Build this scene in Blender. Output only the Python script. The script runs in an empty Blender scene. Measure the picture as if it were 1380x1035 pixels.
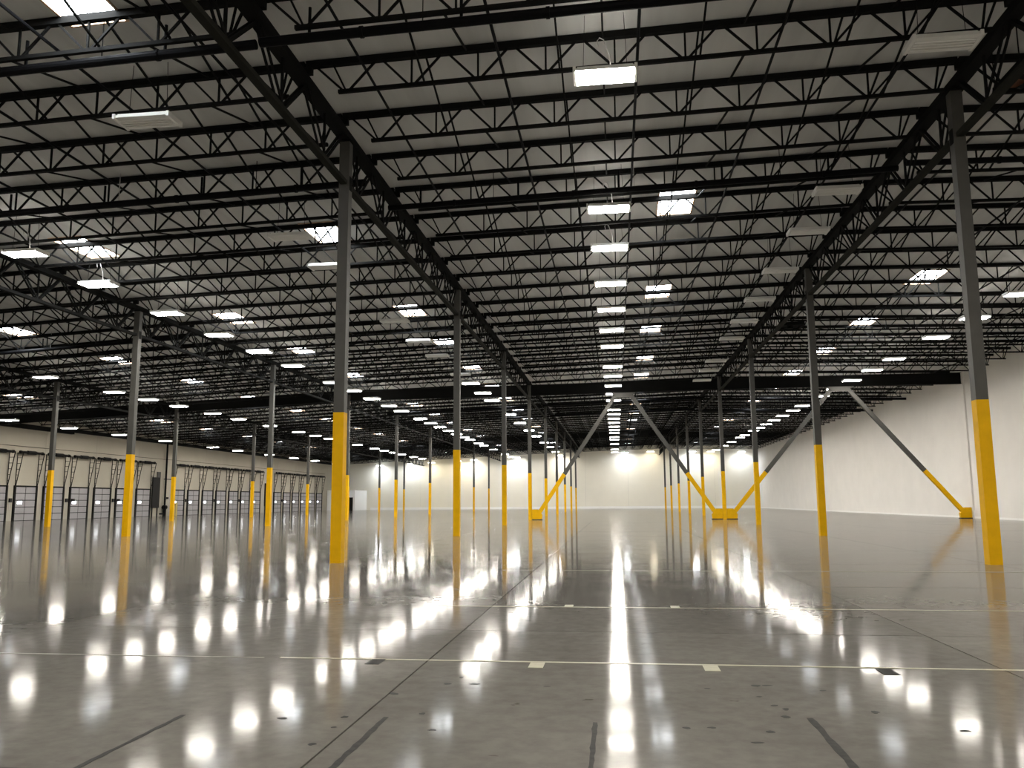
import bpy, bmesh, math, random
from mathutils import Vector, Matrix

random.seed(7)
scene = bpy.context.scene
COL = scene.collection

# ------------------------------------------------------------------ camera, world, exposure
F_PX = 1119.602
CAM_H = 1.4329
R_ = Vector((0.992362, 0.123207, -0.006178))
U_ = Vector((0.023314, -0.138136, 0.990139))
W_ = Vector((-0.121139, 0.98272, 0.139954))
cam_data = bpy.data.cameras.new("camera")
cam = bpy.data.objects.new("camera", cam_data)
COL.objects.link(cam)
cam_data.sensor_fit = 'HORIZONTAL'
cam_data.sensor_width = 36.0
cam_data.lens = 36.0 * F_PX / 1380.0
cam_data.clip_start = 0.1
cam_data.clip_end = 400.0
M = Matrix(((R_.x, U_.x, -W_.x, 0.0), (R_.y, U_.y, -W_.y, 0.0), (R_.z, U_.z, -W_.z, CAM_H), (0, 0, 0, 1)))
cam.matrix_world = M
scene.camera = cam

world = bpy.data.worlds.new("world")
scene.world = world
world.use_nodes = True
world.node_tree.nodes["Background"].inputs[0].default_value = (0.55, 0.65, 0.8, 1)
world.node_tree.nodes["Background"].inputs[1].default_value = 0.3

scene.view_settings.view_transform = 'Standard'
scene.view_settings.look = 'None'
scene.view_settings.gamma = 1.0
scene.view_settings.use_curve_mapping = False
scene.view_settings.exposure = 0.0
LAMP_DOWN = 142.0       # radiance of a lit lamp's lens
LAMP_UP = 22.0         # radiance of the slots on its top
SKY_PANE = 34.0        # radiance of a daylit skylight pane
try:
    scene.cycles.use_denoising = True
    scene.cycles.max_bounces = 8
    scene.cycles.diffuse_bounces = 4
    scene.cycles.glossy_bounces = 3
    scene.cycles.sample_clamp_indirect = 6.0
    scene.cycles.use_light_tree = True
except Exception:
    pass

# ------------------------------------------------------------------ layout (metres; the camera stands at x=0, y=0)
D = 15.24                      # column spacing along the hall
Y1 = 19.68                     # nearest column row
LINE = {'Y': -36.41, 'Z': -21.55, 'A': -6.69, 'B': 8.16}
DOCK_X, WALL_X = -53.0, 26.0
FAR_Y, BACK_Y = 157.2, -44.0
XS = [DOCK_X, LINE['Y'], LINE['Z'], LINE['A'], LINE['B'], WALL_X]
DECK = [9.30, 9.98, 10.74, 11.24, 11.66, 11.30]     # underside of the roof deck over each line
TOPS = {'Y': 9.42, 'Z': 10.16, 'A': 10.60, 'B': 10.95}
JS = 2.54                      # joist spacing
JOFF = -0.35
BAYS = ["over the dock door bay", "over the bay next to the dock bay", "over the bay left of the centre aisle",
        "over the centre aisle", "over the bay along the white wall"]

def deck_z(x):
    for i in range(5):
        if x <= XS[i + 1] or i == 4:
            t = (x - XS[i]) / (XS[i + 1] - XS[i])
            return DECK[i] + t * (DECK[i + 1] - DECK[i])

def px(p):
    d = Vector(p) - Vector((0, 0, CAM_H))
    z = d.dot(W_)
    if z < 0.2:
        return None
    return (690 + F_PX * d.dot(R_) / z, 517.5 - F_PX * d.dot(U_) / z)

def seen(points, m=12):
    ps = [px(p) for p in points]
    if all(p is None for p in ps):
        return False
    q = [p for p in ps if p]
    if len(q) < len(ps):
        return True
    return not (max(p[0] for p in q) < -m or min(p[0] for p in q) > 1380 + m or max(p[1] for p in q) < -m or min(p[1] for p in q) > 1035 + m)

def nth(n):
    if 10 <= n % 100 <= 20:
        return f"{n}th"
    return f"{n}" + {1: "st", 2: "nd", 3: "rd"}.get(n % 10, "th")

# ------------------------------------------------------------------ materials
def mat(name, color, rough=0.6, spec=0.5, metal=0.0, noise=None, emit=None):
    m = bpy.data.materials.new(name)
    m.use_nodes = True
    nt = m.node_tree
    b = nt.nodes["Principled BSDF"]
    b.inputs["Base Color"].default_value = (*color, 1)
    b.inputs["Roughness"].default_value = rough
    b.inputs["Metallic"].default_value = metal
    b.inputs["Specular IOR Level"].default_value = spec
    if noise:
        scale, amount = noise
        tc = nt.nodes.new("ShaderNodeTexCoord")
        n = nt.nodes.new("ShaderNodeTexNoise")
        n.inputs["Scale"].default_value = scale
        n.inputs["Detail"].default_value = 5
        r = nt.nodes.new("ShaderNodeValToRGB")
        r.color_ramp.elements[0].position = 0.3
        r.color_ramp.elements[1].position = 0.7
        r.color_ramp.elements[0].color = (*[c * (1 - amount) for c in color], 1)
        r.color_ramp.elements[1].color = (*[min(1, c * (1 + amount)) for c in color], 1)
        nt.links.new(tc.outputs["Object"], n.inputs["Vector"])
        nt.links.new(n.outputs["Fac"], r.inputs["Fac"])
        nt.links.new(r.outputs["Color"], b.inputs["Base Color"])
    if emit:
        b.inputs["Emission Color"].default_value = (*emit[0], 1)
        b.inputs["Emission Strength"].default_value = emit[1]
    return m

BLACK = mat("black_steel", (0.011, 0.011, 0.0105), 0.65, 0.02)
BLACKP = mat("black_pipe", (0.006, 0.006, 0.0065), 0.5, 0.04)
CHORD = mat("dark_chord_paint", (0.020, 0.020, 0.016), 0.7, 0.03)
GREY = mat("grey_column_paint", (0.068, 0.066, 0.059), 0.55, 0.25, noise=(3, 0.08))
YELLOW = mat("yellow_paint", (0.74, 0.405, 0.0015), 0.55, 0.12, noise=(4, 0.06))
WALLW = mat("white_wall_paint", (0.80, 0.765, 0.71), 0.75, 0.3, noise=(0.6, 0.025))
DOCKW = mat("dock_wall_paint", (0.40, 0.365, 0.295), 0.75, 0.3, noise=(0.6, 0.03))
FARW = mat("far_wall_cream_paint", (0.82, 0.775, 0.665), 0.75, 0.3, noise=(0.5, 0.02))
BASEB = mat("white_base_paint", (0.92, 0.90, 0.86), 0.6, 0.3)
JOINT = mat("joint_sealant", (0.30, 0.28, 0.26), 0.8, 0.2)
FLOORJ = mat("floor_joint_filler", (0.035, 0.032, 0.03), 0.5, 0.4)
DOORP = mat("dock_door_paint", (0.31, 0.295, 0.30), 0.5, 0.4)
DARK = mat("dark_rubber", (0.010, 0.009, 0.008), 0.7, 0.3)
FRAME = mat("dark_door_frame", (0.008, 0.0075, 0.007), 0.6, 0.1)
RUSTW = mat("brown_plywood", (0.16, 0.065, 0.030), 0.7, 0.3, noise=(5, 0.3))
CURB = mat("skylight_curb_wood", (0.62, 0.42, 0.27), 0.7, 0.3, noise=(4, 0.45))
LAMPW = mat("white_lamp_enamel", (0.86, 0.85, 0.81), 0.45, 0.4)
TUBE = mat("unlit_tube_glass", (0.93, 0.92, 0.88), 0.25, 0.5)
CABLE = mat("grey_cable", (0.45, 0.44, 0.42), 0.5, 0.4)
TAPE = mat("pale_yellow_floor_tape", (0.36, 0.34, 0.235), 0.35, 0.4, noise=(9, 0.12))
RESIDUE = mat("black_tape_residue", (0.016, 0.015, 0.013), 0.7, 0.3, noise=(20, 0.5))
SCUFF = mat("rubber_scuff", (0.012, 0.011, 0.010), 0.7, 0.3, noise=(30, 0.5))
BOARD = mat("dark_board", (0.007, 0.006, 0.005), 0.75, 0.3, noise=(3, 0.15))
OFFICE = mat("office_wall_paint", (0.86, 0.85, 0.83), 0.7, 0.3)
BOLLARD = mat("pale_yellow_bollard", (0.62, 0.50, 0.20), 0.6, 0.3)

def emitter(name, color, strength):
    m = bpy.data.materials.new(name)
    m.use_nodes = True
    nt = m.node_tree
    for n in list(nt.nodes):
        nt.nodes.remove(n)
    o = nt.nodes.new("ShaderNodeOutputMaterial")
    e = nt.nodes.new("ShaderNodeEmission")
    e.inputs[0].default_value = (*color, 1)
    e.inputs[1].default_value = strength
    nt.links.new(e.outputs[0], o.inputs[0])
    return m

WARM, COOL, NEUT = (1.0, 0.90, 0.68), (0.86, 0.93, 1.0), (1.0, 0.948, 0.865)
LENS = {'n': emitter("lit_lens_neutral", NEUT, LAMP_DOWN), 'w': emitter("lit_lens_warm", WARM, LAMP_DOWN * 0.55), 'c': emitter("lit_lens_cool", COOL, LAMP_DOWN)}
SLOT = {'n': emitter("lit_slot_neutral", NEUT, LAMP_UP), 'w': emitter("lit_slot_warm", WARM, LAMP_UP), 'c': emitter("lit_slot_cool", COOL, LAMP_UP)}
SKYP = emitter("daylit_skylight_acrylic", (0.88, 0.94, 1.0), SKY_PANE)
DOORLITE = emitter("daylit_door_window", (0.92, 0.95, 1.0), 5.0)

def floor_material():
    m = bpy.data.materials.new("polished_concrete")
    m.use_nodes = True
    nt = m.node_tree
    L = nt.links.new
    b = nt.nodes["Principled BSDF"]
    geo = nt.nodes.new("ShaderNodeNewGeometry")
    oi = nt.nodes.new("ShaderNodeObjectInfo")
    def noise(scale, detail, stretch=None):
        n = nt.nodes.new("ShaderNodeTexNoise")
        n.inputs["Scale"].default_value = scale
        n.inputs["Detail"].default_value = detail
        n.inputs["Roughness"].default_value = 0.6
        if stretch:
            mp = nt.nodes.new("ShaderNodeMapping")
            mp.inputs["Scale"].default_value = stretch
            L(geo.outputs["Position"], mp.inputs["Vector"])
            L(mp.outputs["Vector"], n.inputs["Vector"])
        else:
            L(geo.outputs["Position"], n.inputs["Vector"])
        return n.outputs["Fac"]
    def ramp(fac, p0, c0, p1, c1):
        r = nt.nodes.new("ShaderNodeValToRGB")
        r.color_ramp.elements[0].position = p0
        r.color_ramp.elements[1].position = p1
        r.color_ramp.elements[0].color = (*c0, 1)
        r.color_ramp.elements[1].color = (*c1, 1)
        L(fac, r.inputs["Fac"])
        return r.outputs["Color"]
    def mix(mode, fac, a, c):
        x = nt.nodes.new("ShaderNodeMix")
        x.data_type = 'RGBA'
        x.blend_type = mode
        x.inputs[0].default_value = fac
        L(a, x.inputs[6]); L(c, x.inputs[7])
        return x.outputs[2]
    base = ramp(noise(0.35, 6), 0.32, (0.135, 0.128, 0.116), 0.70, (0.192, 0.183, 0.167))
    fine = ramp(noise(7.0, 8), 0.30, (0.80, 0.80, 0.80), 0.62, (1.06, 1.06, 1.06))
    c = mix('MULTIPLY', 0.8, base, fine)
    spots = ramp(noise(3.1, 3, (1.0, 1.6, 1.0)), 0.705, (1, 1, 1), 0.735, (0.45, 0.43, 0.40))
    c = mix('MULTIPLY', 0.75, c, spots)
    slab = ramp(oi.outputs["Random"], 0.0, (0.90, 0.90, 0.90), 1.0, (1.08, 1.08, 1.08))
    c = mix('MULTIPLY', 1.0, c, slab)
    mr = nt.nodes.new("ShaderNodeMapRange")
    mr.inputs["From Min"].default_value = 0.3
    mr.inputs["From Max"].default_value = 0.7
    mr.inputs["To Min"].default_value = 0.06
    mr.inputs["To Max"].default_value = 0.11
    L(noise(0.8, 5), mr.inputs["Value"])
    # sealed concrete: diffuse body under a thin gloss that only shows at grazing angles
    rough = mr.outputs["Result"]
    def math_(op, a, c):
        n = nt.nodes.new("ShaderNodeMath")
        n.operation = op
        for k, v in ((0, a), (1, c)):
            if isinstance(v, (int, float)):
                n.inputs[k].default_value = v
            else:
                L(v, n.inputs[k])
        return n.outputs[0]
    wave = nt.nodes.new("ShaderNodeTexNoise")          # slight waviness of the trowelled surface
    wave.inputs["Scale"].default_value = 5.5
    wave.inputs["Detail"].default_value = 3
    L(geo.outputs["Position"], wave.inputs["Vector"])
    sub_ = nt.nodes.new("ShaderNodeVectorMath"); sub_.operation = 'SUBTRACT'
    L(wave.outputs["Color"], sub_.inputs[0]); sub_.inputs[1].default_value = (0.5, 0.5, 0.5)
    mul_ = nt.nodes.new("ShaderNodeVectorMath"); mul_.operation = 'MULTIPLY'
    L(sub_.outputs[0], mul_.inputs[0]); mul_.inputs[1].default_value = (0.0032, 0.0048, 0.0)
    add_ = nt.nodes.new("ShaderNodeVectorMath"); add_.operation = 'ADD'
    L(geo.outputs["Normal"], add_.inputs[0]); L(mul_.outputs[0], add_.inputs[1])
    nrm = nt.nodes.new("ShaderNodeVectorMath"); nrm.operation = 'NORMALIZE'
    L(add_.outputs[0], nrm.inputs[0])
    lw = nt.nodes.new("ShaderNodeLayerWeight")
    lw.inputs["Blend"].default_value = 0.5
    fac = math_('ADD', math_('MULTIPLY', math_('POWER', lw.outputs["Facing"], 9.5), 0.97), 0.005)
    dif = nt.nodes.new("ShaderNodeBsdfDiffuse")
    L(c, dif.inputs["Color"])
    glo = nt.nodes.new("ShaderNodeBsdfGlossy")
    glo.inputs["Color"].default_value = (0.96, 0.95, 0.93, 1)
    L(rough, glo.inputs["Roughness"])
    L(nrm.outputs[0], glo.inputs["Normal"])
    mx = nt.nodes.new("ShaderNodeMixShader")
    L(fac, mx.inputs[0]); L(dif.outputs[0], mx.inputs[1]); L(glo.outputs[0], mx.inputs[2])
    out = [n for n in nt.nodes if n.type == 'OUTPUT_MATERIAL'][0]
    L(mx.outputs[0], out.inputs["Surface"])
    nt.nodes.remove(b)
    return m

def ceiling_material():
    m = mat("roof_insulation_facing", (0.20, 0.20, 0.19), 0.75, 0.2)
    nt = m.node_tree
    L = nt.links.new
    b = nt.nodes["Principled BSDF"]
    geo = nt.nodes.new("ShaderNodeNewGeometry")
    mp = nt.nodes.new("ShaderNodeMapping")
    mp.inputs["Scale"].default_value = (0.82, 0.05, 0.2)
    n = nt.nodes.new("ShaderNodeTexNoise")
    n.inputs["Scale"].default_value = 1.6
    n.inputs["Detail"].default_value = 4
    r = nt.nodes.new("ShaderNodeValToRGB")
    r.color_ramp.elements[0].position = 0.35
    r.color_ramp.elements[1].position = 0.65
    r.color_ramp.elements[0].color = (0.56, 0.56, 0.54, 1)
    r.color_ramp.elements[1].color = (0.70, 0.70, 0.675, 1)
    L(geo.outputs["Position"], mp.inputs["Vector"])
    L(mp.outputs["Vector"], n.inputs["Vector"])
    L(n.outputs["Fac"], r.inputs["Fac"])
    L(r.outputs["Color"], b.inputs["Base Color"])
    return m

FLOOR = floor_material()
CEIL = ceiling_material()

# ------------------------------------------------------------------ mesh helpers
class MB:
    def __init__(self):
        self.v, self.f = [], []
    def box(self, x0, x1, y0, y1, z0, z1):
        n = len(self.v)
        self.v += [(x0, y0, z0), (x1, y0, z0), (x1, y1, z0), (x0, y1, z0), (x0, y0, z1), (x1, y0, z1), (x1, y1, z1), (x0, y1, z1)]
        self.f += [tuple(n + i for i in q) for q in ((3, 2, 1, 0), (4, 5, 6, 7), (0, 1, 5, 4), (1, 2, 6, 5), (2, 3, 7, 6), (3, 0, 4, 7))]
        return self
    def bar(self, p, q, t, w=None):
        """square bar of thickness t (w sideways) from p to q"""
        p, q = Vector(p), Vector(q)
        d = (q - p).normalized()
        ref = Vector((0, 0, 1)) if abs(d.z) < 0.95 else Vector((0, 1, 0))
        s = d.cross(ref).normalized() * ((w or t) / 2)
        u = s.normalized().cross(d).normalized() * (t / 2)
        n = len(self.v)
        for c in (p, q):
            for k in (-s - u, s - u, s + u, -s + u):
                self.v.append(tuple(c + k))
        self.f += [tuple(n + i for i in k) for k in ((0, 1, 2, 3), (7, 6, 5, 4), (1, 0, 4, 5), (2, 1, 5, 6), (3, 2, 6, 7), (0, 3, 7, 4))]
        return self
    def tube(self, pts, r, seg=8):
        pts = [Vector(p) for p in pts]
        n0 = len(self.v)
        for i, p in enumerate(pts):
            d = (pts[min(i + 1, len(pts) - 1)] - pts[max(i - 1, 0)]).normalized()
            ref = Vector((0, 0, 1)) if abs(d.z) < 0.9 else Vector((1, 0, 0))
            s = d.cross(ref).normalized()
            u = s.cross(d).normalized()
            for k in range(seg):
                a = 2 * math.pi * k / seg
                self.v.append(tuple(p + s * (r * math.cos(a)) + u * (r * math.sin(a))))
        for i in range(len(pts) - 1):
            for k in range(seg):
                a, b = n0 + i * seg + k, n0 + i * seg + (k + 1) % seg
                self.f.append((a, b, b + seg, a + seg))
        self.f.append(tuple(n0 + k for k in reversed(range(seg))))
        e = n0 + (len(pts) - 1) * seg
        self.f.append(tuple(e + k for k in range(seg)))
        return self
    def mesh(self, name, material):
        me = bpy.data.meshes.new(name)
        me.from_pydata(self.v, [], self.f)
        bm = bmesh.new()
        bm.from_mesh(me)
        bmesh.ops.recalc_face_normals(bm, faces=bm.faces)
        bm.to_mesh(me)
        bm.free()
        me.materials.append(material)
        return me
    def build(self, name, material, parent=None, loc=(0, 0, 0)):
        return link(name, self.mesh(name, material), parent, loc)

def link(name, me, parent=None, loc=(0, 0, 0)):
    o = bpy.data.objects.new(name, me)
    COL.objects.link(o)
    o.location = loc
    if parent:
        o.parent = parent
    return o

def thing(name, label, cat, loc=(0, 0, 0), group=None, kind='thing'):
    o = bpy.data.objects.new(name, None)
    o.empty_display_size = 0.2
    COL.objects.link(o)
    o.location = loc
    return tag(o, label, cat, group, kind)

def tag(o, label, cat, group=None, kind='thing'):
    o['label'] = label
    if cat:
        o['category'] = cat
    if group:
        o['group'] = group
    o['kind'] = kind
    return o

def struct(o, label=None):
    o['kind'] = 'structure'
    if label:
        o['label'] = label
    return o

UNIT = {}
def unit_bar(m):
    if m.name not in UNIT:
        UNIT[m.name] = MB().box(-.5, .5, -.5, .5, 0, 1).mesh("bar_" + m.name, m)
    return UNIT[m.name]

def bar_obj(name, p, q, t, material, parent, w=None):
    """one bar as an object of its own, all sharing one mesh"""
    p, q = Vector(p), Vector(q)
    d = q - p
    o = bpy.data.objects.new(name, unit_bar(material))
    COL.objects.link(o)
    o.parent = parent
    rot = d.to_track_quat('Z', 'Y')
    o.matrix_local = Matrix.Translation(p) @ rot.to_matrix().to_4x4() @ Matrix.Diagonal((w or t, t, d.length, 1))
    return o

# ------------------------------------------------------------------ floor
SX = [LINE['A'] + 4.951 * k for k in range(-4, 7)]            # saw cuts along the hall (x)
SX = [x for x in SX if x < WALL_X - 1]
SY = [Y1 + 5.08 * k for k in range(-5, 9)]                    # saw cuts across it (y)
fl = MB()
x0, x1, y0, y1 = SX[0], SX[-1], SY[0], SY[-1]
G = -0.02
def quad(mb, pts):
    n = len(mb.v)
    mb.v += pts
    mb.f.append(tuple(range(n, n + len(pts))))
quad(fl, [(DOCK_X, BACK_Y, 0), (WALL_X, BACK_Y, 0), (WALL_X, y0, 0), (DOCK_X, y0, 0)])
quad(fl, [(DOCK_X, y1, 0), (WALL_X, y1, 0), (WALL_X, FAR_Y, 0), (DOCK_X, FAR_Y, 0)])
quad(fl, [(DOCK_X, y0, 0), (x0, y0, 0), (x0, y1, 0), (DOCK_X, y1, 0)])
quad(fl, [(x1, y0, 0), (WALL_X, y0, 0), (WALL_X, y1, 0), (x1, y1, 0)])
me = bpy.data.meshes.new("floor")
me.from_pydata(fl.v, [], fl.f)
me.materials.append(FLOOR)
floor = struct(link("floor", me), "polished grey concrete warehouse floor")
sub = MB().box(x0, x1, y0, y1, G - 0.05, G).build("joint_filler", FLOORJ, floor)
for i in range(len(SX) - 1):
    for j in range(len(SY) - 1):
        g = 0.007
        cx, cy = (SX[i] + SX[i + 1]) / 2, (SY[j] + SY[j + 1]) / 2
        hx, hy = (SX[i + 1] - SX[i]) / 2 - g, (SY[j + 1] - SY[j]) / 2 - g
        s = MB().box(-hx, hx, -hy, hy, -0.018, 0.0).build("slab", FLOOR, floor, (cx, cy, 0))
        s.rotation_euler = (math.radians(random.uniform(-0.022, 0.022)), math.radians(random.uniform(-0.012, 0.012)), 0)

# ------------------------------------------------------------------ skylights first (the deck is cut around them)
def zs(v, x, k):
    return v
SKY = {2.25: [27.6, 39.9, 48.7, 58.8, 67.5, 77.2, 86.4, 96.4, 105.8, 117.3, 127.8, 137.0, 148.7],
       -10.2: [13.35, 28.1, 40.5, 49.3, 59.0, 68.5, 78.0, 87.5, 97.5, 107.0, 118.5, 129.0, 138.5, 149.5],
       -19.2: [27.5, 39.6, 49.0, 59.2, 69.0, 78.5, 88.0, 98.0, 107.5, 119.0, 129.5, 139.0, 150.0],
       -30.5: [38.3, 47.6, 57.0, 66.8, 76.3, 86.0, 96.0, 106.0, 117.5, 128.0, 138.0, 149.0],
       -45.0: [58.0, 68.0, 78.0, 88.0, 98.0, 108.0, 119.0, 130.0, 140.0],
       14.35: [39.2, 48.7, 58.4, 68.2, 77.6, 86.9, 97.0, 107.0, 118.0, 128.5, 138.5, 149.0]}
SKX, SKY_ = 1.22, 2.44

def bay_of(x):
    for i in range(5):
        if x < XS[i + 1]:
            return i
    return 4

for i in range(5):
    cuts = [(x, y) for x in SKY for y in SKY[x] if bay_of(x) == i]
    xa, xb = XS[i], XS[i + 1]
    xs = sorted({xa, xb} | {x + s * SKX / 2 for x, _ in cuts for s in (-1, 1)})
    ys = sorted({BACK_Y, FAR_Y} | {y + s * SKY_ / 2 for _, y in cuts for s in (-1, 1)})
    vs = {}
    V, Fc = [], []
    def vid(x, y):
        if (x, y) not in vs:
            vs[(x, y)] = len(V)
            t = (x - xa) / (xb - xa)
            V.append((x, y, DECK[i] + t * (DECK[i + 1] - DECK[i])))
        return vs[(x, y)]
    for a in range(len(xs) - 1):
        for b in range(len(ys) - 1):
            mx, my = (xs[a] + xs[a + 1]) / 2, (ys[b] + ys[b + 1]) / 2
            if any(abs(mx - x) < SKX / 2 and abs(my - y) < SKY_ / 2 for x, y in cuts):
                continue
            Fc.append((vid(xs[a], ys[b]), vid(xs[a], ys[b + 1]), vid(xs[a + 1], ys[b + 1]), vid(xs[a + 1], ys[b])))
    me = bpy.data.meshes.new("ceiling")
    me.from_pydata(V, [], Fc)
    me.materials.append(CEIL)
    struct(link("ceiling", me), "grey roof deck underside " + BAYS[i])

# ------------------------------------------------------------------ walls
def wall(name, a, b, z0, ztop, material, label, inward, panel):
    """wall of tilt-up panels from a to b (xy); inward = unit normal into the hall"""
    a, b, n = Vector((*a, 0)), Vector((*b, 0)), Vector((*inward, 0))
    ln = (b - a).length
    d = (b - a) / ln
    mb = MB()
    def prism(mb, s0, s1, o0, o1):
        k = len(mb.v)
        for s in (s0, s1):
            for o in (o0, o1):
                p = a + d * s + n * o
                mb.v += [(p.x, p.y, z0), (p.x, p.y, ztop(p.x))]
        mb.f += [tuple(k + q for q in f) for f in ((0, 1, 3, 2), (4, 6, 7, 5), (0, 4, 5, 1), (2, 3, 7, 6), (0, 2, 6, 4), (1, 5, 7, 3))]
    prism(mb, 0, ln, -0.3, -0.03)
    w = struct(mb.build(name, JOINT), label)
    cnt = max(1, round(ln / panel))
    st = ln / cnt
    for k in range(cnt):
        pm = MB()
        prism(pm, k * st + (0.008 if k else 0), (k + 1) * st - (0.008 if k < cnt - 1 else 0), -0.03, 0)
        pm.build("wall_panel", material, w)
    return w

far = wall("wall_far", (DOCK_X, FAR_Y), (WALL_X, FAR_Y), 0, lambda x: deck_z(x) + 0.1, FARW, "white painted wall closing the far end of the hall", (0, -1), 7.9)
right = wall("wall_right", (WALL_X, BACK_Y), (WALL_X, FAR_Y), 0, lambda x: DECK[5] + 0.1, WALLW, "long white side wall opposite the dock doors", (-1, 0), 7.62)
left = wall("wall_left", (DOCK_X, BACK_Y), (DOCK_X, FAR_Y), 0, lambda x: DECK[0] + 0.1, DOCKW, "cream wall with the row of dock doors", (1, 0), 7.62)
wall("wall_back", (DOCK_X, BACK_Y), (WALL_X, BACK_Y), 0, lambda x: deck_z(x) + 0.1, WALLW, "white wall behind the viewer", (0, 1), 7.9)
struct(MB().box(DOCK_X + 6, WALL_X, FAR_Y - 0.05, FAR_Y, 0, 0.42).build("baseboard_far", BASEB), "white base strip along the far wall")
struct(MB().box(WALL_X - 0.03, WALL_X, 0, FAR_Y - 0.05, 0, 0.14).build("baseboard_right", BASEB), "white base strip along the side wall")
struct(MB().box(WALL_X - 0.12, WALL_X - 0.001, Y1 + 3 * D - 0.30, Y1 + 3 * D + 0.9, 0, 10.9).build("trim_1", WALLW), "white pilaster carrying the cross beam at the side wall")
struct(MB().box(DOCK_X, DOCK_X + 0.35, 20, 75.6, 8.22, 8.62).build("trim_2", BLACK), "black ledger beam above the nearer dock doors")
struct(MB().box(DOCK_X, DOCK_X + 0.3, 75.6, FAR_Y, 8.42, 8.75).build("trim_3", BLACK), "black ledger beam above the farther dock doors")

# ------------------------------------------------------------------ columns
ROWS = {'A': "first row left of the aisle", 'B': "row right of the aisle",
        'Z': "second row left of the aisle", 'Y': "row nearest the dock doors"}
CS = 0.262
YT = 3.62
shaft_mesh, base_mesh, cap_mesh = {}, None, None
h = CS / 2
base_mesh = MB().box(-h - .003, h + .003, -h - .003, h + .003, 0, YT).mesh("painted_base", YELLOW)
pad_mesh = MB().box(-.33, .33, -.33, .33, 0, .0035).mesh("grout_pad", JOINT)
for ln in ('A', 'B', 'Z', 'Y'):
    sm = MB().box(-h, h, -h, h, YT, TOPS[ln]).mesh("shaft", GREY)
    cm = MB().box(-h - .05, h + .05, -h - .07, h + .07, TOPS[ln], TOPS[ln] + .03).mesh("cap_plate", BLACK)
    tm = MB().box(-h - .012, h + .012, -.09, .09, TOPS[ln] - 1.28, TOPS[ln] - .92).mesh("stabilizer_plate", BLACK)
    n = 0
    for k in range(9):
        y = Y1 + D * k
        if not seen([(LINE[ln], y, 0), (LINE[ln], y, 9)]):
            continue
        n += 1
        where = "nearest the camera" if n == 1 else f"{nth(n)} from the camera"
        t = thing("steel_column", f"grey column with yellow base, {where}, {ROWS[ln]}", "column", (LINE[ln], y, 0), "steel columns " + ROWS[ln])
        link("shaft", sm, t)
        link("painted_base", base_mesh, t)['label'] = "bright yellow painted lower part"
        link("cap_plate", cm, t)
        link("stabilizer_plate", tm, t)

# ------------------------------------------------------------------ joist girders along the column lines
def girder_members(zt, zb):
    """members of one 15.24 m girder, y from 0 to D; returns (name, p, q, t, w)"""
    out = []
    n = 6
    st = D / n
    off = JOFF
    nodes_t = [max(0.12, min(D - 0.12, k * st + off)) for k in range(n + 1)]
    for k in range(n):
        yb = (k + 0.5) * st + off
        for s in (-0.055, 0.055):
            out.append(("diagonal", (s, nodes_t[k], zt), (s, yb, zb), 0.07, 0.035))
            out.append(("diagonal", (s, nodes_t[k + 1], zt), (s, yb, zb), 0.07, 0.035))
        out.append(("vertical", (0, yb, zb), (0, yb, zt), 0.06, 0.05))
    return out

for ln in ('A', 'B', 'Z', 'Y'):
    T = TOPS[ln]
    zt, zb = T + 0.11, T - 1.1
    c1 = MB().box(-.15, .15, 0.005, D - 0.005, T + .03, T + .22)
    top_me = c1.mesh("top_chord", BLACK)
    bot_me = MB().box(-.085, .085, CS / 2 + .02, D - CS / 2 - .02, zb - .055, zb + .055).mesh("bottom_chord", CHORD if ln in 'AB' else BLACK)
    seat_me = None
    wb = MB()
    for nm, p, q, t, w in girder_members(zt, zb):
        wb.bar(p, q, t, w)
    web_me = wb.mesh("web", BLACK)
    n = 0
    for k in range(-2, 9):
        y = Y1 + D * k
        X = LINE[ln]
        if not seen([(X, y + D * j / 6, zz) for zz in (zb, zt) for j in range(7)], 0) or y < 0:
            continue
        n += 1
        t = thing("joist_girder", f"black truss girder, {nth(n)} span from the front, {ROWS[ln]}", "girder", (X, y, 0), "roof girders " + ROWS[ln])
        link("top_chord", top_me, t)
        link("bottom_chord", bot_me, t)
        if k <= (2 if ln in 'AB' else 2):
            for nm, p, q, th, w in girder_members(zt, zb):
                bar_obj(nm, p, q, th, BLACK, t, w)
        else:
            link("web", web_me, t)['kind'] = 'stuff'

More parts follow.
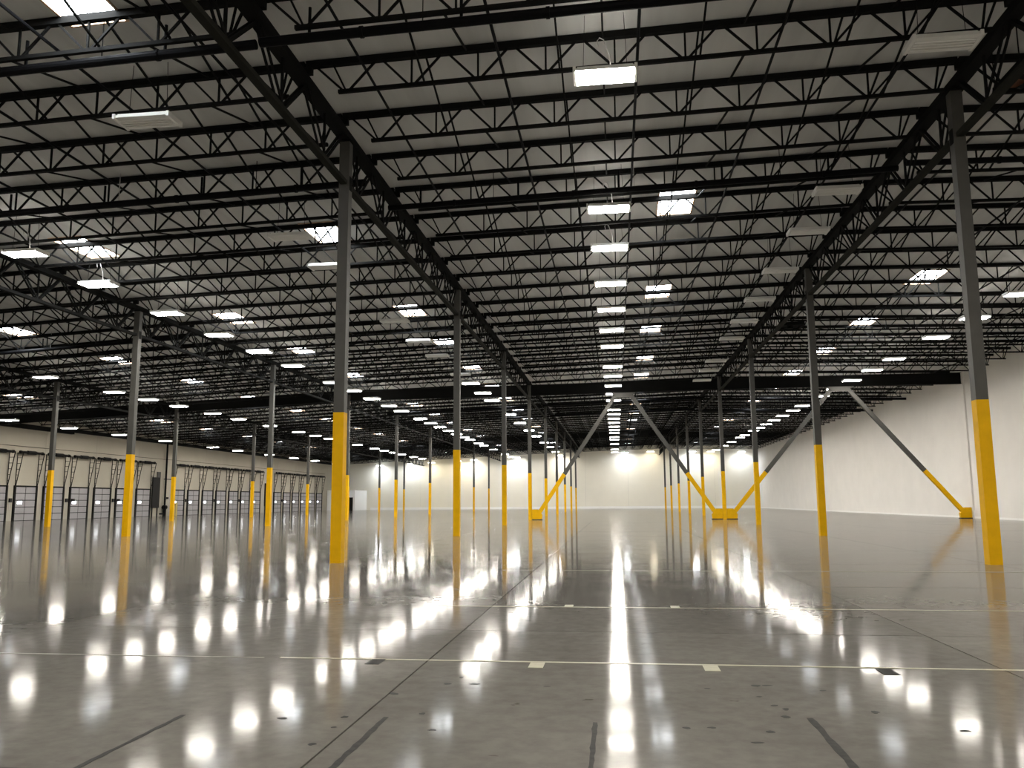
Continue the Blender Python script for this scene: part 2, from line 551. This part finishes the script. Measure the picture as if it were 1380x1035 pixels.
# ------------------------------------------------------------------ roof joists, bay by bay
def joist_parts(i):
    wdt = XS[i + 1] - XS[i]
    dz = DECK[i + 1] - DECK[i]
    zt = lambda x: DECK[i] + dz * x / wdt - 0.085      # centre of the top chord
    dep = 0.70 if i else 0.62
    zb = lambda x: zt(x) - dep
    npan = 10 if wdt < 16 else 12
    pan = (wdt - 0.95 - 0.55) / (npan - 1)
    nodes = [0.95 + pan * k for k in range(npan)]
    e0, e1 = nodes[0] - 0.18, nodes[-1] + 0.18
    end0, end1 = 0.10, wdt - 0.10
    web = []
    gap = 0.06
    for k, x in enumerate(nodes):
        xl = end0 + 0.12 if k == 0 else (nodes[k - 1] + x) / 2 + gap
        xr = end1 - 0.12 if k == len(nodes) - 1 else (x + nodes[k + 1]) / 2 - gap
        web.append(("web_bar", (xl, 0, zt(xl) - .03), (x - .05, 0, zb(x)), 0.044))
        xv = x if 0 < k < len(nodes) - 1 else (x - .32 if k == 0 else x + .12)
        web.append(("web_bar", (xv, 0, zt(xv) - .03), (x, 0, zb(x)), 0.04))
        web.append(("web_bar", (xr, 0, zt(xr) - .03), (x + .05, 0, zb(x)), 0.044))
    # bridging back to the nearer joist
    br = []
    for fx in (0.12, 0.32, 0.52, 0.72, 0.88):
        x = nodes[int(fx * npan)] + 0.30
        br.append(("bridging_bar", (x, -.07, zb(x) + .02), (x, .07 - JS, zt(x) - .02), 0.04))
    for fx in (0.22, 0.42, 0.62, 0.82):
        x = nodes[int(fx * npan)] - 0.25
        br.append(("bridging_bar", (x, -.07, zt(x) - .05), (x, .07 - JS, zb(x) + .03), 0.04))
    return wdt, zt, zb, e0, e1, end0, end1, web, br

for i in range(5):
    wdt, zt, zb, e0, e1, end0, end1, web, br = joist_parts(i)
    tm = MB().bar((end0 - .08, 0, zt(end0)), (end1 + .08, 0, zt(end1)), 0.15, 0.13).mesh("top_chord", BLACK)
    bmh = MB().bar((e0, 0, zb(e0)), (e1, 0, zb(e1)), 0.08, 0.085).mesh("bottom_chord", BLACK)
    sl = MB()
    sl.box(-.06, .16, -.06, .06, zt(0) - .22 if i else zt(0) - .15, zt(0) - .06)
    sl = sl.mesh("bearing_seat", BLACK)
    wm = MB()
    for nm, p, q, t in web:
        wm.bar(p, q, t)
    wmesh = wm.mesh("web", BLACK)
    bmk = MB()
    for nm, p, q, t in br:
        bmk.bar(p, q, t)
    bmesh_ = bmk.mesh("bridging", BLACK)
    n = 0
    for k in range(-3, 54):
        y = Y1 + JOFF + JS * k
        if y > FAR_Y - 0.6:
            break
        if abs(y - (Y1 + 3 * D)) < 0.6:
            continue          # the cross beam stands in for this joist
        if not seen([(XS[i] + wdt * f, y, z) for f in (0, .25, .5, .75, 1) for z in (zb(0), zt(0))], 0):
            continue
        n += 1
        t = thing("roof_joist", f"black open web joist {BAYS[i]}, {nth(n)} from front", "joist", (XS[i], y, 0), "roof joists " + BAYS[i])
        link("top_chord", tm, t)
        link("bottom_chord", bmh, t)
        if y < 46:
            link("bearing_seat", sl, t)
            for nm, p, q, th in web:
                bar_obj(nm, p, q, th, BLACK, t)
            if n > 1 and k != 19:
                for nm, p, q, th in br:
                    bar_obj(nm, p, q, th, BLACK, t)
        else:
            link("web", wmesh, t)['kind'] = 'stuff'
            if k != 19:
                link("bridging", bmesh_, t)['kind'] = 'stuff'

# ------------------------------------------------------------------ cross beams on the braced column row
YB = Y1 + 3 * D
BB = [8.25, 9.02, 9.66, 9.76, 9.94, 9.96]
BT = [b + 0.86 for b in BB]
names = ["from the dock wall to the first column line", "over the bay next to the dock bay", "over the bay left of the centre aisle",
         "over the centre aisle", "ending at the white side wall"]
def slab_between(mb, xa, za0, za1, xb, zb0, zb1, ya, yb):
    k = len(mb.v)
    mb.v += [(xa, ya, za0), (xb, ya, zb0), (xb, yb, zb0), (xa, yb, za0), (xa, ya, za1), (xb, ya, zb1), (xb, yb, zb1), (xa, yb, za1)]
    mb.f += [tuple(k + q for q in f) for f in ((3, 2, 1, 0), (4, 5, 6, 7), (0, 1, 5, 4), (1, 2, 6, 5), (2, 3, 7, 6), (3, 0, 4, 7))]
for i in range(5):
    xa, xb = XS[i] + (0.14 if i else 0.0), XS[i + 1] - (0.14 if i < 4 else 0.12)
    t = thing("cross_beam", "deep black cross beam, " + names[i], "beam", ((xa + xb) / 2, YB, 0), "cross beams of the braced row")
    ox = (xa + xb) / 2
    for nm, lo, hi, hw in (("bottom_flange", 0.0, 0.03, 0.15), ("web_plate", 0.03, 0.83, 0.012), ("top_flange", 0.83, 0.86, 0.15)):
        m_ = MB()
        slab_between(m_, xa - ox, BB[i] + lo, BB[i] + hi, xb - ox, BB[i + 1] + lo, BB[i + 1] + hi, -hw, hw)
        m_.build(nm, BLACK, t)

# ------------------------------------------------------------------ chevron braces
def brace(foot, top, label, side):
    t = thing("diagonal_brace", label, "brace", (foot[0], YB, 0), "chevron braces of the braced row")
    f_, p_ = Vector((0, 0, foot[1])), Vector((top[0] - foot[0], 0, top[1]))
    d = (p_ - f_)
    s = (3.52 - foot[1]) / d.z
    mid = f_ + d * s
    MB().bar(mid, p_, 0.30, 0.26).build("shaft", GREY, t)
    MB().bar(f_, mid, 0.306, 0.266).build("painted_base", YELLOW, t)['label'] = "bright yellow painted lower part"
    g = MB()
    k = side
    pts = [(0.46 * k, 0.05), (-0.30 * k, 0.05), (-0.34 * k, 0.38), (0.0, 0.80), (0.46 * k, 0.80)]
    n = len(pts)
    for yy in (-0.15, 0.15):
        g.v += [(a, yy, b) for a, b in pts]
    g.f += [tuple(range(n)), tuple(range(2 * n - 1, n - 1, -1))] + [(j, (j + 1) % n, n + (j + 1) % n, n + j) for j in range(n)]
    g.build("gusset_plate", YELLOW, t)
    MB().box(-0.34, 0.47, -0.2, 0.2, 0, 0.05).build("foot_plate", DARK, t) if k > 0 else MB().box(-0.47, 0.34, -0.2, 0.2, 0, 0.05).build("foot_plate", DARK, t)
    return t
cA = (LINE['A'] + LINE['B']) / 2
cB = (LINE['B'] + WALL_X) / 2
brace((LINE['A'] + 0.62, 0.40), (cA - 0.55, 9.72), "diagonal brace with yellow foot rising right from the column left of the aisle", -1)
brace((LINE['B'] - 0.62, 0.40), (cA + 0.55, 9.72), "diagonal brace rising left from the column right of the aisle", 1)
brace((LINE['B'] + 0.62, 0.40), (cB - 0.55, 9.83), "diagonal brace rising right from the column right of the aisle", -1)
brace((WALL_X - 0.62, 0.40), (cB + 0.55, 9.83), "diagonal brace with yellow foot beside the white side wall", 1)
for cx, zt_, lab in ((cA, 9.84, "grey gusset plate under the beam where two braces meet over the aisle"),
                     (cB, 9.94, "grey gusset plate under the beam where two braces meet near the white wall")):
    g = MB()
    pts = [(-0.95, 0), (0.95, 0), (0.62, -0.38), (-0.62, -0.38)]
    for yy in (-0.02, 0.02):
        g.v += [(a, yy, b) for a, b in pts]
    g.f += [(0, 1, 2, 3), (7, 6, 5, 4)] + [(j, (j + 1) % 4, 4 + (j + 1) % 4, 4 + j) for j in range(4)]
    tag(g.build("gusset_plate", GREY, None, (cx, YB - 0.17, zt_)), lab, "plate")

# ------------------------------------------------------------------ sprinkler pipes
def main_pipe(i, y, r, dz, label):
    xa, xb = XS[i] + 0.0, XS[i + 1] + 0.0
    z = lambda x: deck_z(x) - dz
    t = thing("sprinkler_main", label, "pipe", (xa, y, 0), "sprinkler mains across the bays")
    MB().tube([(0.05, 0, z(xa)), (xb - xa - 0.05, 0, z(xb - .01))], r, 12).build("pipe", BLACKP, t)
    L_ = xb - xa
    for f in (0.14, 0.38, 0.62, 0.86):
        x = L_ * f
        MB().tube([(x - .035, 0, z(xa + x)), (x + .035, 0, z(xa + x))], r + .018, 12).build("coupling", BLACKP, t)
    for f in (0.22, 0.5, 0.78):
        x = L_ * f
        MB().bar((x, 0, z(xa + x) + r * .8), (x, 0, deck_z(xa + x) - .02), 0.016).build("hanger_rod", CABLE if f == 0.5 else BLACK, t)
    for f in (0.07, 0.27, 0.47, 0.67, 0.87):
        x = L_ * f
        MB().tube([(x, 0, z(xa + x) + r * .5), (x, 0, deck_z(xa + x) - .36)], 0.032, 8).build("riser_nipple", BLACKP, t)
MAINS = [(2, 14.35, 0.095, 0.98, "thick black sprinkler main over the bay left of the aisle, nearest"),
         (3, 14.30, 0.095, 0.98, "thick black sprinkler main over the centre aisle, nearest"),
         (2, 21.55, 0.10, 0.95, "thick black sprinkler main left of the aisle, second from the camera"),
         (3, 23.55, 0.085, 0.98, "black sprinkler main over the centre aisle, second from the camera"),
         (4, 23.2, 0.085, 0.98, "black sprinkler main over the bay along the white wall, nearest"),
         (1, 39.2, 0.085, 0.95, "black sprinkler main over the bay next to the dock bay"),
         (3, 76.6, 0.11, 0.98, "black sprinkler main over the centre aisle beyond the cross beam, nearer"),
         (3, 86.2, 0.11, 0.98, "black sprinkler main over the centre aisle beyond the cross beam, farther"),
         (4, 77.6, 0.11, 0.98, "black sprinkler main beside the white wall beyond the cross beam, nearer"),
         (4, 87.4, 0.11, 0.98, "black sprinkler main beside the white wall beyond the cross beam, farther"),
         (2, 77.0, 0.11, 0.98, "black sprinkler main left of the aisle beyond the cross beam, nearer"),
         (2, 86.6, 0.11, 0.98, "black sprinkler main left of the aisle beyond the cross beam, farther")]
for a in MAINS:
    main_pipe(*a)
for i in range(5):
    L_ = XS[i + 1] - XS[i]
    for j, f in enumerate((0.10, 0.30, 0.50, 0.70, 0.90)):
        x = XS[i] + L_ * f - 0.05
        z = deck_z(x) - 0.40
        ya = 8.0 if i in (2, 3) else (16.0 if i == 4 else 34.0 + 12 * (1 - i))
        o = MB().tube([(0, 0, 0), (0, FAR_Y - 1.5 - ya, 0)], 0.034, 6).build("sprinkler_pipe", BLACKP, None, (x, ya, z))
        tag(o, f"sprinkler pipe {BAYS[i]}, {nth(j + 1)} from the dock side", "pipe", "sprinkler branch pipes " + BAYS[i])

# ------------------------------------------------------------------ skylights
RING = MB()
a, b, tk, hh = SKX / 2, SKY_ / 2, 0.03, 0.12
def ring(mb, a, b, t, z0, z1):
    k = len(mb.v)
    for z in (z0, z1):
        for (p, q) in ((a, b), (a - t, b - t)):
            mb.v += [(-p, -q, z), (p, -q, z), (p, q, z), (-p, q, z)]
    for j in range(4):
        e = (j + 1) % 4
        mb.f += [(k + j, k + e, k + 8 + e, k + 8 + j), (k + 4 + j, k + 12 + j, k + 12 + e, k + 4 + e),
                 (k + j, k + 4 + j, k + 4 + e, k + e), (k + 8 + j, k + 8 + e, k + 12 + e, k + 12 + j)]
ring(RING, a + 0.02, b + 0.02, 0.05, -0.03, hh)
ring_me = RING.mesh("curb", CURB)
pane_me = MB().box(-a + .03, a - .03, -b / 2 + .03, b / 2 - .03, 0, 0.02).mesh("pane", SKYP)
bar_me = MB().box(-a, a, -.025, .025, 0, .05).mesh("crossbar", LAMPW)
SKLAB = {2.25: "over the centre aisle", -10.2: "just left of the girder beside the aisle", -19.2: "in the second roof bay, near its left girder",
         -30.5: "over the third roof bay from the aisle", -45.0: "over the dock door bay", 14.35: "over the bay along the white wall"}
for x in SKY:
    n = 0
    for y in SKY[x]:
        z = deck_z(x)
        if not seen([(x + s * .6, y + u * 1.2, z) for s in (-1, 1) for u in (-1, 1)], 0):
            continue
        n += 1
        t = thing("skylight", f"bright daylit skylight {SKLAB[x]}, {nth(n)} from front", "skylight", (x, y, z), "skylights " + SKLAB[x])
        sl = (deck_z(x + .3) - deck_z(x - .3)) / .6
        t.rotation_euler = (0, -math.atan(sl), 0)
        link("curb", ring_me, t)
        for s in (-1, 1):
            link("pane", pane_me, t, (0, s * b / 2, hh - 0.05))
        link("crossbar", bar_me, t, (0, 0, hh - 0.11))

# ------------------------------------------------------------------ high bay lights
LX, LY, LH = 1.24, 0.58, 0.11
house = MB()
k_ = [(-LX / 2, -LY / 2), (LX / 2, -LY / 2), (LX / 2, LY / 2), (-LX / 2, LY / 2)]
in_ = [(x * 0.8, y * 0.55) for x, y in k_]
house.v += [(x, y, 0) for x, y in k_] + [(x * .9, y * .8, LH) for x, y in k_]
house.f += [(4, 5, 6, 7)] + [(j, (j + 1) % 4, 4 + (j + 1) % 4, 4 + j) for j in range(4)] + [(3, 2, 1, 0)]
house_me = house.mesh("housing", LAMPW)
cap_me = MB().box(-.03, .03, -LY / 2 - .01, LY / 2 + .01, -.025, LH * .8).mesh("end_cap", LAMPW)
lens_me = {k: MB().box(-LX / 2 + .03, LX / 2 - .03, -LY / 2 + .015, LY / 2 - .015, -.03, -.002).mesh("lens", LENS[k]) for k in LENS}
slot_me = {k: MB().box(-LX / 2 + .12, LX / 2 - .12, -.05, .05, LH, LH + .012).mesh("top_slot", SLOT[k]) for k in SLOT}
tube_me = MB().tube([(-LX / 2 + .04, 0, 0), (LX / 2 - .04, 0, 0)], 0.018, 8).mesh("tube", TUBE)
def lamp(x, y, lit, label, group, dz=1.37, tone='n'):
    z = deck_z(x) - dz
    t = thing("high_bay_light", label, "light", (x, y, z), group)
    hs = link("housing", house_me, t)
    for s in (-1, 1):
        link("end_cap", cap_me, hs, (s * LX / 2, 0, 0))
    if lit:
        link("lens", lens_me[tone], t)['label'] = "glowing white lens"
        link("top_slot", slot_me[tone], t)
    else:
        for q in (-.15, -.05, .05, .15):
            link("tube", tube_me, hs, (0, q, -.022))
    for s in (-1, 1):
        bar_obj("hanger_wire", (s * .45, 0, LH), (s * .40, 0, dz + .03), 0.010, BLACK, t)
    if lit and 0 < y < 30 and abs(x) < 25:
        zc = dz - .55
        cb = MB().tube([(.12, .05, LH), (.10, .05, zc * .55), (-.02, .04, zc), (-.10, .04, zc + .05), (-.15, .04, zc - .02), (-.13, .04, zc - .14)], 0.012, 6)
        cb.build("power_cable", CABLE, t)

def spaced(start, step, end):
    out, v = [], start
    while v < end:
        out.append(v)
        v += step
    return out
BEHIND = [v - 0.4 for v in spaced(-38.0, 4.7, 11.5)]
C_ROW = [16.1, 24.0, 27.9, 32.7, 37.3, 42.0, 46.5, 53.7, 57.9, 62.9, 67.6, 72.2, 79.8, 83.8, 88.5, 93.2, 98.1, 102.9, 107.3, 114.2, 119.0, 128.5, 142.0, 151.0]
Z_ROW = [23.9, 27.8, 32.6, 37.3, 41.9, 46.6, 53.7, 57.9, 62.8, 67.8, 71.9, 79.2, 83.8, 88.4, 93.2, 98.1, 102.9, 107.3, 114.2, 119.0, 128.5, 142.0, 151.0]
Y_ROW = [45.2, 52.1, 56.3, 60.6, 66.1, 71.0, 77.9, 85.4, 90.5, 95.1, 100.0, 106.0, 114.0, 119.0, 124.0, 129.0, 137.0, 143.0]
D_ROW = [61.0, 68.4, 76.0, 84.5, 95.3, 102.0, 112.0, 121.0, 130.0, 140.0]
R_ROW = [37.2, 41.9, 46.8, 53.8, 58.3, 63.3, 68.0, 72.6, 79.9, 84.0, 89.1, 94.0, 98.9, 103.5, 107.9, 115.2, 119.6, 128.3, 137.0, 148.0]
OFF_B = [16.1, 24.0, 27.7, 32.5, 37.2, 41.8, 46.3, 53.8, 57.8, 62.5]
OFF_A = [16.2, 24.4, 27.8, 37.0, 41.9, 46.4, 53.6]
ON_A = [57.7, 63.1, 67.9, 79.5, 88.5, 98.0, 107.0, 119.0, 129.0, 142.0]
def row(ys, x, lit, what, where, dz=1.37):
    for k, y in enumerate(ys):
        lamp(x, y, lit, f"{what} high bay light {where}, {nth(k + 1)} from front", f"{what} high bay lights {where}", dz)
for x in (-0.02, -18.8, 17.45):
    for k, y in enumerate(BEHIND + ([] if x > -1 and x < 1 else [12.6, 17.6])):
        lamp(x, y, True, "lit high bay light behind the camera, " + ("over the centre aisle" if abs(x) < 1 else "left of the aisle" if x < 0 else "near the white wall") + f", {nth(k + 1)} from back", "lit high bay lights behind the camera " + str(int(x)))
row(C_ROW, -0.02, True, "lit", "in the line over the centre aisle")
row(Z_ROW, -18.8, True, "lit", "in the line left of the aisle")
row(Y_ROW, -33.6, True, "lit", "in the line next to the dock bay", 1.2)
row(D_ROW, -48.2, True, "lit", "in the line along the dock doors")
row(R_ROW, 17.45, True, "lit", "in the line along the white wall")
row(OFF_B, 6.55, False, "unlit grey", "beside the right girder of the aisle")
row(OFF_A, -10.05, False, "unlit grey", "beside the girder left of the aisle")
row(ON_A, -10.05, True, "lit", "in the sparse line left of the aisle")
for k, (x, tone, s) in enumerate([(-44.8, 'c', "cool"), (-38.7, 'c', "cool"), (-34.7, 'w', "warm"), (-29.6, 'w', "warm"), (-26.5, 'n', "white"), (-18.4, 'c', "cool"), (-10.3, 'n', "white"),
                                  (1.8, 'c', "cool"), (6.5, 'w', "warm"), (14.0, 'c', "cool"), (17.4, 'w', "warm"), (22.9, 'c', "cool")]):
    lamp(x, FAR_Y - 1.7, True, f"{s} light washing the far wall, {nth(k + 1)} from the dock side", "lights washing the far wall", 1.25, tone)

# ------------------------------------------------------------------ dock doors on the left wall
YD = [65.9] + [69.7 + 3.80 * k for k in range(6)] + [96.3 + 3.71 * k for k in range(7)] + [126.5 + 3.73 * k for k in range(6)]
DW, DH = 2.74, 3.02
panel_me = MB().box(.02, .07, -DW / 4 + .045, DW / 4 - .045, 0.03, DH / 5 - .028).mesh("door_panel", DOORP)
back_me = MB().box(.004, .03, -DW / 2, DW / 2, 0.0, DH).mesh("door_leaf", FRAME)
jamb_me = MB().box(.004, .14, -.10, .10, 0, DH + .08).mesh("door_track", FRAME)
head_me = MB().box(.004, .10, -DW / 2 - .1, DW / 2 + .1, -.04, .10).mesh("door_head", FRAME)
pane_me2 = MB().box(.07, .085, -.30, .30, -.13, .13).mesh("door_window", DOORLITE)
ladder = MB()
HT = 3.05
for u in (0, 1):
    top = (0.10 + 0.55 * u, 0, DH + HT)
    ladder.bar((0.07 + 0.05 * u, 0, DH), top, 0.05)
for q in range(1, 6):
    f = q / 6
    ladder.bar((0.07 + .03 * f, 0, DH + HT * f), (0.12 + .53 * f, 0, DH + HT * f), 0.035)
ladder_me = ladder.mesh("lift_track", FRAME)
shaft_me = MB().tube([(.4, -DW / 2 - .15, 0), (.4, DW / 2 + .15, 0)], .11, 8).mesh("spring_shaft", FRAME)
spring_me = MB().tube([(.4, -.55, 0), (.4, .55, 0)], .17, 8).mesh("spring", FRAME)
drum_me = MB().tube([(.4, -.09, 0), (.4, .09, 0)], .14, 10).mesh("cable_drum", FRAME)
for k, y in enumerate(YD):
    t = bpy.data.objects.new(f"door_{k + 1}", None)
    COL.objects.link(t)
    t.location = (DOCK_X, y, 0)
    struct(t, f"grey sectional dock door with vertical lift tracks, {nth(k + 1)} from the near end of the dock wall")
    link("door_leaf", back_me, t)
    for r in range(5):
        for c in (-1, 1):
            dp = link("door_panel", panel_me, t, (0, c * DW / 4, r * DH / 5))
            if k != 2 and r == 2 and c == -1:
                link("door_window", pane_me2, dp, (0, 0, 1.60 - r * DH / 5))
    for s in (-1, 1):
        link("door_track", jamb_me, t, (0, s * (DW / 2 + .03), 0))
        link("lift_track", ladder_me, t, (0, s * (DW / 2 + .02), 0))
        link("cable_drum", drum_me, t, (0, s * (DW / 2 + .05), DH + HT))
    link("door_head", head_me, t, (0, 0, DH))
    sh = link("spring_shaft", shaft_me, t, (0, 0, DH + HT))
    link("spring", spring_me, sh)
    # control box and conduit on the pier beside the door
    if k in (0, 2, 4, 7, 9, 11, 14):
        b_ = thing("control_box", f"small dark dock control box beside the {nth(k + 1)} dock door", "control box", (DOCK_X, y + 1.95, 0), "dock control boxes")
        MB().box(0, .14, -.14, .14, 1.62, 1.98).build("box", DARK, b_)
        MB().box(0, .03, -.025, .025, 1.0, 1.62).build("conduit", CABLE, b_)
    if k in (3, 5):
        tag(MB().box(0, .22, -.13, .13, 1.70, 1.95).build("door_switch", DARK, None, (DOCK_X + .075, y - 1.05, 0)), f"small dark switch on the {nth(k)} dock door", "switch")
tag(MB().tube([(DOCK_X + .05, 62, 6.62), (DOCK_X + .05, 148, 6.62)], .022, 6).build("wall_conduit", FRAME), "thin dark conduit running above all the dock doors", "conduit")
# the gap between the two door groups
t = thing("sprinkler_riser", "black vertical riser pipe with a valve at the dock wall", "pipe", (DOCK_X + .32, 92.9, 0))
MB().tube([(0, 0, 0), (0, 0, 8.9)], .11, 10).build("pipe", BLACKP, t)
MB().tube([(0, -.22, 1.0), (0, .22, 1.0)], .26, 12).build("valve_body", BLACKP, t)
MB().tube([(0, 0, .0), (0, 0, .9)], .2, 10).build("base_fitting", BLACKP, t)
MB().tube([(0, 0, .25), (0, -.9, .25), (0, -1.0, .25)], .09, 8).build("drain_pipe", BLACKP, t)
t = thing("dark_board", "tall dark board leaning on the dock wall left of the riser pipe", "board", (DOCK_X, 91.2, 0))
MB().box(.03, .18, -.75, .75, .95, 4.45).build("panel", BOARD, t)
MB().box(.03, .12, .2, .9, 4.45, 5.1).build("bracket_box", GREY, t)
MB().box(.0, .12, -.6, -.5, 0, .95).build("leg", BOARD, t)
MB().box(.0, .12, .5, .6, 0, .95).build("leg", BOARD, t)
d2 = bpy.data.objects.new("door_21", None)
COL.objects.link(d2)
d2.location = (DOCK_X, 94.0, 0)
struct(d2, "tall cream door with dark frame right of the riser pipe")
MB().box(.004, .05, -.95, .9, 0, 4.25).build("door_leaf", DOCKW, d2)
MB().box(.004, .09, .9, 1.0, 0, 4.35).build("frame_post", FRAME, d2)
MB().box(.004, .09, -1.0, 1.0, 4.25, 4.35).build("frame_head", FRAME, d2)
MB().box(.05, .12, -.35, .05, 1.95, 2.2).build("door_sign", FRAME, d2)
for k, y in enumerate((93.75, 94.75)):
    tag(MB().tube([(0, 0, 0), (0, 0, 1.45), (0, 0, 1.5)], .13, 12).build("bollard", BOLLARD, None, (DOCK_X + .75, y, 0)), ("left" if k == 0 else "right") + " one of two pale yellow bollards before the tall cream door", "bollard", "bollards by the tall door")
t = thing("dark_board", "tall narrow dark board on the dock wall between the last two door groups", "board", (DOCK_X, 122.3, 0))
MB().box(.03, .18, -.7, .7, .95, 4.4).build("panel", BOARD, t)
MB().box(.0, .10, -.5, .5, 0.0, .95).build("stand", BOARD, t)

# office box in the far corner
t = thing("office_room", "low white office box in the far corner past the dock doors", "office", (DOCK_X, 149.5, 0))
MB().box(0.02, 5.3, 0, 7.5, 0, 3.65).build("wall_block", OFFICE, t)
MB().box(4.15, 4.95, -.03, 0.0, 0, 2.35).build("doorway", FRAME, t)
MB().box(1.8, 2.0, -.06, 0.0, 1.1, 1.5).build("switch_box", DARK, t)

# ------------------------------------------------------------------ equipment hung beside the right girder
for k, (x, y) in enumerate(((9.3, 18.3), (9.35, 44.6))):
    z = deck_z(x) - 1.12
    t = thing("exhaust_fan", ("black framed fan box with brown board, by the nearest column right of the aisle" if k == 0 else "small black fan box hung beside the third column right of the aisle"), "fan", (x, y, z))
    f_ = MB()
    ring(f_, .62, .62, .08, -.05, .12)
    f_.build("frame", BLACK, t)
    MB().box(-.56, .56, -.56, .56, .06, .09).build("backing_board", RUSTW if k == 0 else BLACK, t)
    MB().tube([(0, 0, -.12), (0, 0, .06)], .16, 12).build("motor", BLACK, t)
    for a_ in range(4):
        c, s = math.cos(a_ * math.pi / 2 + .4), math.sin(a_ * math.pi / 2 + .4)
        bl = MB().bar((.14 * c, .14 * s, -.03), (.46 * c, .46 * s, -.03), .012, .17)
        bl.build("blade", BLACK, t)
    for sx in (-1, 1):
        for sy in (-1, 1):
            bar_obj("hanger_rod", (sx * .58, sy * .58, .1), (sx * .58, sy * .58, 1.15), .02, BLACK, t)

# ------------------------------------------------------------------ floor tape, marks and scuffs
for k, (y, xa, xb, w) in enumerate(((7.72, -3.15, 9.5, .045), (11.66, -2.6, 7.5, .04), (17.7, -2.4, 9.0, .04))):
    o = MB().box(xa, xb, -w / 2, w / 2, 0.001, .003).build("floor_tape", TAPE, None, (0, y, 0))
    o.rotation_euler = (0, 0, 0.0)
    tag(o, ["pale yellow tape line across the floor, nearest the camera", "pale tape line across the floor, second from the camera", "pale tape line across the floor, third from the camera"][k], "floor tape", "tape lines across the floor")
TAPEW = mat("worn_floor_tape", (0.21, 0.20, 0.165), 0.45, 0.3, noise=(9, 0.25))
o = MB().box(-16.0, -3.3, -.018, .018, 0.001, .003).build("floor_tape", TAPEW, None, (0, 7.70, 0))
tag(o, "worn grey tape line continuing the nearest tape line to the left", "floor tape", "tape lines across the floor")
for k, (x, y, s, lab) in enumerate(((-0.73, 7.57, 0, "square yellow tape tab on the nearest tape line, left one"), (0.78, 7.57, 0, "square yellow tape tab on the nearest tape line, middle one"),
                                    (2.22, 7.55, 1, "grey worn tape tab on the nearest tape line, right one"), (-0.68, 11.80, 0, "small pale tape tab on the second tape line, left one"),
                                    (0.76, 11.78, 0, "small pale tape tab on the second tape line, right one"), (-2.2, 7.60, 1, "dark worn tape tab at the left end of the nearest tape line"))):
    hx_, hy_ = (.065, .12) if y < 9 else (.06, .10)
    o = MB().box(-hx_, hx_, -hy_, hy_, .001, .0035).build("tape_tab", RESIDUE if s else TAPE, None, (x, y, 0))
    tag(o, lab, "floor tape", "tape tabs on the floor lines")
def ragged(name, x, ya, yb, w, label):
    m_ = MB()
    n = 26
    for j in range(n + 1):
        yy = ya + (yb - ya) * j / n
        a_, b_ = random.uniform(.55, 1.0), random.uniform(.55, 1.0)
        m_.v += [(-w / 2 * a_, yy, .0012), (w / 2 * b_, yy, .0012), (-w / 2 * a_, yy, .0022), (w / 2 * b_, yy, .0022)]
    for j in range(n):
        q = 4 * j
        m_.f += [(q + 2, q + 3, q + 7, q + 6), (q, q + 4, q + 5, q + 1), (q, q + 2, q + 6, q + 4), (q + 1, q + 5, q + 7, q + 3)]
    m_.f += [(0, 1, 3, 2), (4 * n, 4 * n + 2, 4 * n + 3, 4 * n + 1)]
    tag(m_.build(name, RESIDUE, None, (x, 0, 0)), label, "floor mark", "black tape residue strips")
ragged("tape_residue", -2.97, 3.6, 5.62, .045, "black tape residue strip on the floor, farthest to the left")
ragged("tape_residue", -1.57, 3.6, 5.70, .055, "black tape residue strip on the floor, second from the left")
ragged("tape_residue", -0.17, 3.6, 5.70, .04, "black tape residue strip on the floor just left of the light streak")
ragged("tape_residue", 1.24, 3.6, 5.95, .06, "black tape residue strip on the floor, farthest to the right")
SC = [(1024, 939), (1060, 956), (1060, 966), (1037, 986), (1023, 1001), (1043, 951), (960, 981), (953, 928), (640, 922), (604, 922), (622, 913), (737, 925), (568, 962), (583, 984), (1020, 924), (925, 981), (1033, 924), (450, 980), (465, 966), (380, 968), (530, 935), (1110, 931), (1180, 960), (1300, 985), (420, 1003)]
for k, (u, v) in enumerate(SC):
    d = W_ + R_ * ((u - 690) / F_PX) - U_ * ((v - 517.5) / F_PX)
    s = -CAM_H / d.z
    p = Vector((0, 0, CAM_H)) + d * s
    SC[k] = (round(p.x, 2), round(p.y, 2))
SC.sort(key=lambda q: q[0] / q[1])
for k, (x, y) in enumerate(SC):
    m_ = MB()
    n = 9
    rx, ry = random.uniform(.02, .05), random.uniform(.015, .04)
    rr = [random.uniform(.6, 1.1) for _ in range(n)]
    for z in (.0012, .002):
        m_.v += [(rx * rr[j] * math.cos(2 * math.pi * j / n), ry * rr[j] * math.sin(2 * math.pi * j / n), z) for j in range(n)]
    m_.f += [tuple(range(n - 1, -1, -1)), tuple(range(n, 2 * n))] + [(j, (j + 1) % n, n + (j + 1) % n, n + j) for j in range(n)]
    tag(m_.build("scuff_mark", SCUFF, None, (x, y, 0)), f"small black scuff on the near floor, {nth(k + 1)} counting from the left", "floor mark", "black scuffs on the near floor")
